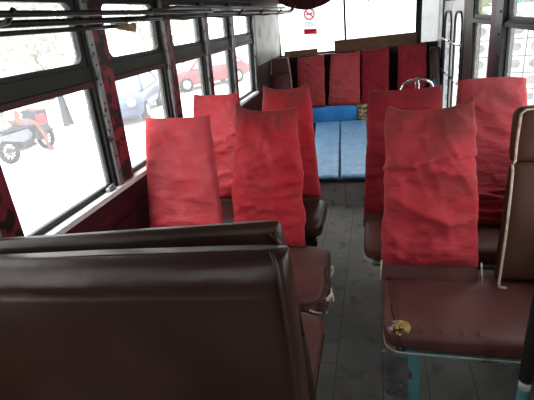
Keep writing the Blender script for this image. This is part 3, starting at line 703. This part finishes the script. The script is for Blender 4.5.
# ------------------------------------------------------------------ luggage rack
rk = thing('luggage_rack', 'dark metal overhead luggage rack along the left windows', 'rack', (-1.2, 3, 1.68))
def rail(x, z, y0, y1, r, name, m, hook=False):
    mb = MB(); pts = [(x, y0 + (y1 - y0) * i / 8, z) for i in range(9)]
    if hook: pts += [(x + .01, y1 + .10, z + .008), (x + .035, y1 + .18, z + .035), (x + .06, y1 + .22, z + .075)]
    mb.tube(pts, r, m, 8); return mb.build(name, rk)
rail(-1.02, 1.699, -.4, 2.75, .010, 'rail', M['rack'])
rail(-1.16, 1.683, -.4, 2.30, .013, 'rail', M['rack'])
rail(-1.28, 1.662, -.4, 2.05, .010, 'rail', M['rack'])
rail(-1.06, 1.690, 2.2, 5.55, .016, 'rail', M['rack'], True)
rail(-1.20, 1.700, 2.3, 5.85, .010, 'rail', M['rack'])
rail(-1.14, 1.735, 2.3, 5.80, .008, 'rail', M['rack'])
mb = MB(); mb.box(-1.37, -1.07, 2.35, 3.3, 1.725, 1.737, M['rackpan']); mb.box(-1.37, -1.07, 3.3, 5.5, 1.735, 1.742, M['rackpan']); mb.build('rack_pan', rk)
for y in (.3, 1.1, 1.93, 2.7, 3.42, 4.12, 4.92, 5.7):
    mb = MB(); mb.tube([(-1.39, y, 1.78), (-1.36, y, 1.70), (-1.2, y, 1.675), (-1.05, y, 1.680), (-1.01, y, 1.71)], .009, M['rack'], 8); mb.build('bracket', rk)
mb = MB()
for i in range(5): mb.tube([(-1.29 + .01 * i, 2.0 + .02 * i, 1.668), (-1.27, 2.06 + .03 * i, 1.65 - .004 * i), (-1.25, 2.16, 1.665)], .010, M['rag'], 6)
tag(mb.build('rag'), 'scrap of brown rag tied to the end of the luggage rack rail', 'rag')

# litter on the aisle floor
mb = MB(); vs = []; fs = []; n = 7
for i in range(n):
    for j in range(n):
        x = .03 + .085 * i / (n - 1); y = 1.38 + .10 * j / (n - 1); vs.append((x + .01 * math.sin(j * 2), y + .01 * math.cos(i * 3), .006 + .022 * abs(noise.noise(Vector((i * .7, j * .7, 3))))))
for i in range(n - 1):
    for j in range(n - 1): fs.append((i * n + j, (i + 1) * n + j, (i + 1) * n + j + 1, i * n + j + 1))
mb.add(vs, fs, M['plastic'], False); tag(mb.build('plastic_wrapper'), 'crumpled clear plastic wrapper on the floor beside the right bench leg', 'litter')
for i, (x, y, r_, m, lab) in enumerate(((.028, 1.66, .010, 'litter', 'tiny pale paper scrap on the floor by the torn right cushion corner'), (.07, 1.33, .014, 'litter_red', 'tiny red paper scrap on the floor beside the plastic wrapper'))):
    mb = MB(); mb.add([(x - r_, y - r_ * .7, .003), (x + r_, y - r_ * .5, .006), (x + r_ * .8, y + r_, .003), (x, y + r_ * 1.2, .009), (x - r_, y + r_ * .6, .003)], [(0, 1, 2, 3, 4)], M[m], False)
    tag(mb.build('paper_scrap'), lab, 'litter')

# ------------------------------------------------------------------ outdoors
GZ = -.9
g = MB(); g.add([(-80, -60, GZ), (80, -60, GZ), (80, 100, GZ), (-80, 100, GZ)], [(0, 1, 2, 3)], M['ground'], False); struct(g.build('ground'))

# block wall right of the bus
A0 = Vector((1.15, 8.9, GZ)); A1 = Vector((7.2, 7.1, GZ)); du = (A1 - A0).normalized(); nv = Vector((du.y, -du.x, 0)); nv = -nv if nv.y > 0 else nv
bw = MB(); L_ = (A1 - A0).length
def bp(u, z, d): return A0 + du * u + Vector((0, 0, z)) + nv * d
bw.add([bp(0, 0, -.1), bp(L_, 0, -.1), bp(L_, 2.3, -.1), bp(0, 2.3, -.1)], [(0, 1, 2, 3)], M['block_d'], False)
bs = .29
for i in range(int(L_ / bs)):
    for j in range(8):
        u0 = i * bs; z0 = j * bs; n_ = 16; vs = []; fs = []
        cu_, cz_ = u0 + bs / 2, z0 + bs / 2; rr = bs * (.30 if (i + j) % 2 else .34); ex = 2.6
        for d in (0.,):
            for q in range(n_):
                th = 2 * math.pi * q / n_; c_, s_ = math.cos(th), math.sin(th)
                k_ = 1 / max(abs(c_), abs(s_)); sq = (bs / 2 - .012) * k_
                vs.append(bp(cu_ + sq * c_, cz_ + sq * s_, d)); vs.append(bp(cu_ + rr * c_, cz_ + rr * s_, d)); vs.append(bp(cu_ + rr * .8 * c_, cz_ + rr * .8 * s_, d - .08))
        for q in range(n_):
            a_ = q; b_ = (q + 1) % n_
            fs += [(3 * a_, 3 * b_, 3 * b_ + 1, 3 * a_ + 1), (3 * a_ + 1, 3 * b_ + 1, 3 * b_ + 2, 3 * a_ + 2)]
        bw.add(vs, fs, M['block'], False)
wl = bw.build('garden_wall'); tag(wl, 'pale ornamental concrete block wall outside the right windows', 'wall')

def bush(name, label, loc, rad, h, mat, n, trunk=False, group=None):
    rt = thing(name, label, 'tree' if trunk else 'bush', loc, group); mb = MB(); L = Vector(loc)
    for i in range(n):
        q = random.uniform(0, 6.28); s = random.uniform(-1, 1); k_ = random.random() ** .4
        c_ = L + Vector((rad * k_ * math.cos(q) * math.sqrt(1 - s * s), rad * k_ * math.sin(q) * math.sqrt(1 - s * s), h * .62 + s * k_ * h * .4))
        a = Vector((random.gauss(0, 1), random.gauss(0, 1), random.gauss(0, 1))).normalized(); b2 = a.cross(Vector((random.gauss(0, 1), random.gauss(0, 1), random.gauss(0, 1)))).normalized(); z_ = random.uniform(.16, .34)
        mb.add([c_ - a * z_, c_ + b2 * z_ * .45, c_ + a * z_, c_ - b2 * z_ * .45], [(0, 1, 2, 3)], mat, False)
    mb.build('foliage', rt)
    st = MB(); st.tube([L, L + Vector((.05, 0, h * .3)), L + Vector((0, .05, h * .6))], [rad * .09, rad * .07, rad * .04], M['bark'], 8); st.build('trunk', rt)
    return rt
for x, y, r_, h, lab in ((-17, 8.5, 2.6, 5.0, 'pale green tree across the yard, leftmost through the front left window'), (-19, 14, 2.4, 4.6, 'pale green tree across the yard behind the motorcycle'),
                     (-17, 19, 2.8, 5.4, 'pale green tree across the yard above the parked blue car'), (-13, 26, 3.0, 5.0, 'pale green tree far behind the parked red car')):
    bush('yard_tree', lab, (x, y, GZ), r_, h, M['leaf'], 1100, True, 'trees across the yard')
bush('yard_tree', 'teal green tree behind the block wall right of the bus', (3.6, 12.0, GZ), 2.0, 5.6, M['leaf_t'], 1800, True)
bush('low_bush', 'low pale bush at the edge of the yard behind the motorcycle', (-13.4, 11.5, GZ), 1.6, 1.4, M['leaf'], 450)

def car(name, label, loc, rz, paint, low, hl):
    rt = thing(name, label, 'car', loc); rt.rotation_euler = (0, 0, 0)
    Mx = Matrix.Translation(loc) @ Matrix.Rotation(rz, 4, 'Z')
    prof = [(-2.1, .35, .82), (-2.08, .75, .84), (-1.9, .92, .80), (-.95, 1.0, .80), (-.4, 1.44, .60), (.9, 1.46, .60), (1.6, 1.0, .78), (2.1, .95, .8), (2.15, .4, .82)]
    # body: lower shell by stations along length
    st = [(-2.12, .32, .62, .70), (-2.0, .22, .82, .82), (-1.4, .2, .92, .86), (-.7, .2, .98, .87), (0, .2, .98, .87), (1.2, .2, .98, .87), (1.9, .22, .95, .84), (2.15, .34, .80, .74)]
    mb = MB(); vs = []; fs = []; n = 12
    for (x, z0, z1, w_) in st:
        for k_ in range(n):
            q = 2 * math.pi * k_ / n + math.pi / n; c_, s_ = math.cos(q), math.sin(q)
            yy = w_ * math.copysign(abs(c_) ** .45, c_); zz = (z0 + z1) / 2 + (z1 - z0) / 2 * math.copysign(abs(s_) ** .5, s_)
            vs.append(Mx @ Vector((x, yy, zz)))
    for i in range(len(st) - 1):
        for k_ in range(n): fs.append((i * n + k_, i * n + (k_ + 1) % n, (i + 1) * n + (k_ + 1) % n, (i + 1) * n + k_))
    fs.append(tuple(range(n))[::-1]); fs.append(tuple((len(st) - 1) * n + k_ for k_ in range(n)))
    mb.add(vs, fs, paint); mb.build('car_body', rt)
    cb = MB(); bot = [(-1.0, .74), (1.75, .74)]; vs = [Mx @ Vector(p) for p in ((-1.0, -.76, .93), (-1.0, .76, .93), (1.8, .76, .93), (1.8, -.76, .93), (-.35, -.58, 1.44), (-.35, .58, 1.44), (1.15, .58, 1.46), (1.15, -.58, 1.46))]
    cb.add(vs, [(0, 1, 5, 4), (1, 2, 6, 5), (2, 3, 7, 6), (3, 0, 4, 7)], M['carglass'], False); cb.add(vs, [(4, 5, 6, 7)], paint, False)
    for a_, b_ in ((0, 4), (1, 5), (2, 6), (3, 7)): cb.tube([vs[a_], vs[b_]], .04, paint, 6)
    cb.build('cabin', rt)
    bm_ = MB(); 
    for z_, h_ in ((.34, .16),): bm_.add([Mx @ Vector(p) for p in ((-2.17, -.7, z_), (-2.17, .7, z_), (-2.17, .7, z_ + h_), (-2.17, -.7, z_ + h_), (-2.0, -.86, z_), (-2.0, .86, z_), (-2.0, .86, z_ + h_), (-2.0, -.86, z_ + h_))], [(0, 1, 2, 3), (0, 3, 7, 4), (1, 5, 6, 2), (3, 2, 6, 7)], low, False)
    bm_.build('bumper', rt)
    for s_ in (-1, 1):
        h_ = MB(); h_.tube([Mx @ Vector((-2.17, s_ * .58, .70)), Mx @ Vector((-2.05, s_ * .6, .71))], [.11, .13], hl, 12); h_.build('headlight', rt)
        for xx in (-1.35, 1.35):
            wv = MB(); wv.tube([Mx @ Vector((xx, s_ * .68, .32)), Mx @ Vector((xx, s_ * .88, .32))], .32, M['tyre'], 20); wv.tube([Mx @ Vector((xx, s_ * .85, .32)), Mx @ Vector((xx, s_ * .895, .32))], .19, M['hub'], 14); wv.build('wheel', rt)
    return rt
car('parked_car', 'pale blue car with amber lamps parked outside the second left window', (-8.5, 13.2, GZ), R(108), M['carblue'], M['carblue'], M['lamp'])
car('parked_car', 'red car parked outside the third left window beyond the blue car', (-8.0, 19.2, GZ), R(48), M['carred'], M['carwhite'], M['carwhite'])

# motorcycle, its rider and an A-board
mc = thing('motorcycle', 'grey and red motorcycle in the yard seen through the front left window', 'motorcycle', (-8.8, 8.6, GZ))
def wheel(y, nm):
    mb = MB(); mb.tube([(-8.8, y + .25 * math.cos(2 * math.pi * i / 24), GZ + .29 + .25 * math.sin(2 * math.pi * i / 24)) for i in range(24)], .06, M['tyre'], 10, closed=True)
    w_ = mb.build('wheel', mc); r_ = MB()
    r_.tube([(-8.8 - .05, y, GZ + .29), (-8.8 + .05, y, GZ + .29)], .06, M['hub'], 10)
    for i in range(10):
        q = 2 * math.pi * i / 10; r_.tube([(-8.8, y, GZ + .29), (-8.8, y + .22 * math.cos(q), GZ + .29 + .22 * math.sin(q))], 0.018, M['tyre'], 5)
    r_.build('spokes', w_)
wheel(7.97, 0); wheel(9.24, 1)
mb = MB(); pad(mb, (-8.62, 7.85, GZ + .80), (-8.62, 8.72, GZ + .76), (-8.98, 7.85, GZ + .80), (-8.98, 8.72, GZ + .76), .12, M['bikegrey'], 4, 3, 6); mb.build('saddle', mc)
mb = MB(); mb.prism([(7.72, GZ + .72), (7.80, GZ + .60), (8.35, GZ + .42), (8.75, GZ + .50), (8.62, GZ + .70)], 0, -8.93, -8.67, M['bikesilver']); mb.build('side_panel', mc)
mb = MB(); mb.box(-8.92, -8.68, 8.30, 8.75, GZ + .25, GZ + .52, M['bikegrey'], bev=.05); mb.tube([(-8.64, 8.7, GZ + .27), (-8.62, 8.3, GZ + .26), (-8.62, 7.75, GZ + .36)], [.03, .035, .05], M['bikegrey'], 10); mb.build('engine', mc)
mb = MB(); mb.prism([(8.66, GZ + .42), (9.0, GZ + .30), (9.25, GZ + .55), (9.32, GZ + 1.06), (8.98, GZ + 1.10), (8.80, GZ + .75)], 0, -9.02, -8.58, M['bikegrey']); mb.prism([(9.06, GZ + .78), (9.20, GZ + .80), (9.26, GZ + 1.0), (9.16, GZ + 1.02)], 0, -8.96, -8.64, M['bikered']); mb.box(-8.60, -8.50, 8.86, 9.16, GZ + .70, GZ + .98, M['bikered'], bev=.04); mb.build('leg_shield', mc)
mb = MB(); mb.tube([(-8.74, 9.08, GZ + .95), (-8.74, 9.24, GZ + .29)], .028, M['hub'], 8); mb.tube([(-8.86, 9.08, GZ + .95), (-8.86, 9.24, GZ + .29)], .028, M['hub'], 8)
mb.tube([(-9.12, 8.93, GZ + 1.06), (-8.8, 9.05, GZ + 1.05), (-8.48, 8.93, GZ + 1.06)], .02, M['bikegrey'], 8); mb.build('handlebar', mc)
mb = MB(); mb.box(-8.88, -8.72, 7.66, 7.76, GZ + .68, GZ + .80, M['bikered'], bev=.02); mb.build('tail_light', mc)
mb = MB()
for i in range(9):
    q0 = R(20 + i * 15); q1 = R(35 + i * 15)
    mb.add([(-8.87, 9.24 + .33 * math.cos(q0), GZ + .29 + .33 * math.sin(q0)), (-8.73, 9.24 + .33 * math.cos(q0), GZ + .29 + .33 * math.sin(q0)), (-8.73, 9.24 + .33 * math.cos(q1), GZ + .29 + .33 * math.sin(q1)), (-8.87, 9.24 + .33 * math.cos(q1), GZ + .29 + .33 * math.sin(q1))], [(0, 1, 2, 3)], M['bikered'], False)
mb.build('mudguard', mc)

def skin_body(name, verts, edges, radii, mat, parent=None, sub=2):
    me = bpy.data.meshes.new(name); me.from_pydata(verts, edges, []); o = bpy.data.objects.new(name, me); COL.objects.link(o)
    o.modifiers.new('s', 'SKIN'); ly = me.skin_vertices[0].data
    for i, r_ in enumerate(radii): ly[i].radius = (r_, r_)
    ly[0].use_root = True
    m_ = o.modifiers.new('d', 'SUBSURF'); m_.levels = sub; m_.render_levels = sub
    bpy.context.view_layer.update()
    ev = o.evaluated_get(bpy.context.evaluated_depsgraph_get()); nm = bpy.data.meshes.new_from_object(ev)
    o.modifiers.clear(); o.data = nm; nm.materials.clear(); nm.materials.append(mat)
    for p in nm.polygons: p.use_smooth = True
    return o
bx, by = -8.8, 8.42
def P(x, y, z): return (bx + x, by + y, GZ + z)
V = [P(0, 0, .93), P(0, .03, 1.10), P(0, .07, 1.30), P(0, .08, 1.44), P(0, .10, 1.50), P(0, .12, 1.60), P(0, .11, 1.70),     # 0 pelvis .. 6 crown
     P(.11, .02, .90), P(.20, .42, .80), P(.26, .52, .42), P(.28, .53, .09), P(.29, .68, .045),                                # right leg to the ground
     P(-.11, .02, .90), P(-.18, .42, .78), P(-.16, .46, .44), P(-.14, .42, .30), P(-.14, .56, .27),                            # left leg on the peg
     P(.17, .08, 1.38), P(.25, .24, 1.17), P(.29, .48, 1.10), P(.30, .55, 1.09),
     P(-.17, .08, 1.38), P(-.25, .24, 1.17), P(-.29, .48, 1.10), P(-.30, .55, 1.09)]
E_ = [(0, 1), (1, 2), (2, 3), (3, 4), (4, 5), (5, 6), (0, 7), (7, 8), (8, 9), (9, 10), (10, 11), (0, 12), (12, 13), (13, 14), (14, 15), (15, 16), (2, 17), (17, 18), (18, 19), (19, 20), (2, 21), (21, 22), (22, 23), (23, 24)]
RD = [.15, .13, .15, .06, .055, .095, .07, .10, .062, .055, .038, .035, .10, .062, .055, .038, .035, .06, .045, .035, .03, .06, .045, .035, .03]
rider = skin_body('rider', V, E_, RD, M['skin']); tag(rider, 'person in pale shirt and patterned shorts on the motorcycle, one sandalled foot down', 'person')
sh = skin_body('shirt', [V[0], V[1], V[2], Vector(V[3]) - Vector((0, 0, .03)), V[17], V[18], V[21], V[22]], [(0, 1), (1, 2), (2, 3), (2, 4), (4, 5), (2, 6), (6, 7)], [.165, .15, .168, .075, .078, .062, .078, .062], M['shirt']); sh.parent = rider
so = skin_body('shorts', [V[0], Vector(V[0]) + Vector((0, .01, .07)), V[7], tuple(Vector(V[7]).lerp(Vector(V[8]), .85)), V[12], tuple(Vector(V[12]).lerp(Vector(V[13]), .85))], [(0, 1), (0, 2), (2, 3), (0, 4), (4, 5)], [.172, .165, .125, .092, .125, .092], M['shorts']); so.parent = rider
hr = MB(); hc = Vector(V[5]) + Vector((0, -.01, .05))
vs = []; fs = []
for i in range(7):
    for j in range(14):
        a_ = R(90 - i * 17); b_ = 2 * math.pi * j / 14; vs.append(hc + Vector((.098 * math.cos(a_) * math.cos(b_), .108 * math.cos(a_) * math.sin(b_) - .012, .115 * math.sin(a_))))
for i in range(6):
    for j in range(14): fs.append((i * 14 + j, i * 14 + (j + 1) % 14, (i + 1) * 14 + (j + 1) % 14, (i + 1) * 14 + j))
hr.add(vs, fs, M['hair']); hr.build('hair', rider)
for c_ in (V[10], V[15]):
    sd_ = MB(); q = Vector(c_); pad(sd_, q + Vector((-.05, -.07, -.062)), q + Vector((.05, -.07, -.062)), q + Vector((-.045, .20, -.075)), q + Vector((.045, .20, -.075)), .025, M['sandal'], 4, 3, 4, 9, 9)
    sd_.tube([q + Vector((-.045, .06, -.05)), q + Vector((0, .09, -.0)), q + Vector((.045, .06, -.05))], .012, M['sandal'], 6); sd_.build('sandal', rider)

ab = MB(); 
for s_ in (-1, 1): ab.add([(-10.3 - .12, 12.0 + s_ * .14, GZ), (-10.3 + .12, 12.0 + s_ * .14, GZ), (-10.3 + .1, 12.0 + s_ * .03, GZ + 1.0), (-10.3 - .1, 12.0 + s_ * .03, GZ + 1.0)], [(0, 1, 2, 3)], M['bikegrey'], False)
ab.tube([(-10.4, 12.0, GZ + 1.0), (-10.2, 12.0, GZ + 1.0)], .03, M['bikegrey'], 6)
tag(ab.build('standing_board'), 'grey folding A-board standing in the yard beyond the motorcycle', 'board')

# ------------------------------------------------------------------ light, camera
wd = bpy.data.worlds.new('sky'); SC.world = wd; wd.use_nodes = True
bg = wd.node_tree.nodes['Background']; bg.inputs[0].default_value = (1., .99, .98, 1); bg.inputs[1].default_value = 3.0
sun = bpy.data.lights.new('sun', 'SUN'); sun.energy = 3.0; sun.angle = R(25); so_ = bpy.data.objects.new('sun', sun); so_.rotation_euler = (R(15), R(-20), 0); COL.objects.link(so_)
SC.view_settings.view_transform = 'Standard'; SC.view_settings.look = 'None'; SC.view_settings.exposure = 0.75

cam = bpy.data.cameras.new('camera'); co = bpy.data.objects.new('camera', cam); COL.objects.link(co)
cam.sensor_fit = 'HORIZONTAL'; cam.sensor_width = 36; cam.lens = 410 / 534 * 36; cam.clip_start = .02
yaw, pitch, roll = R(16.4), R(23.25), R(7.05)
fw = Vector((-math.sin(yaw) * math.cos(pitch), math.cos(yaw) * math.cos(pitch), -math.sin(pitch)))
r0 = Vector((math.cos(yaw), math.sin(yaw), 0)); u0 = r0.cross(fw)
rt_ = r0 * math.cos(roll) - u0 * math.sin(roll); up_ = r0 * math.sin(roll) + u0 * math.cos(roll)
co.matrix_world = Matrix(((rt_.x, up_.x, -fw.x, 0), (rt_.y, up_.y, -fw.y, 0), (rt_.z, up_.z, -fw.z, 1.593), (0, 0, 0, 1)))
SC.camera = co
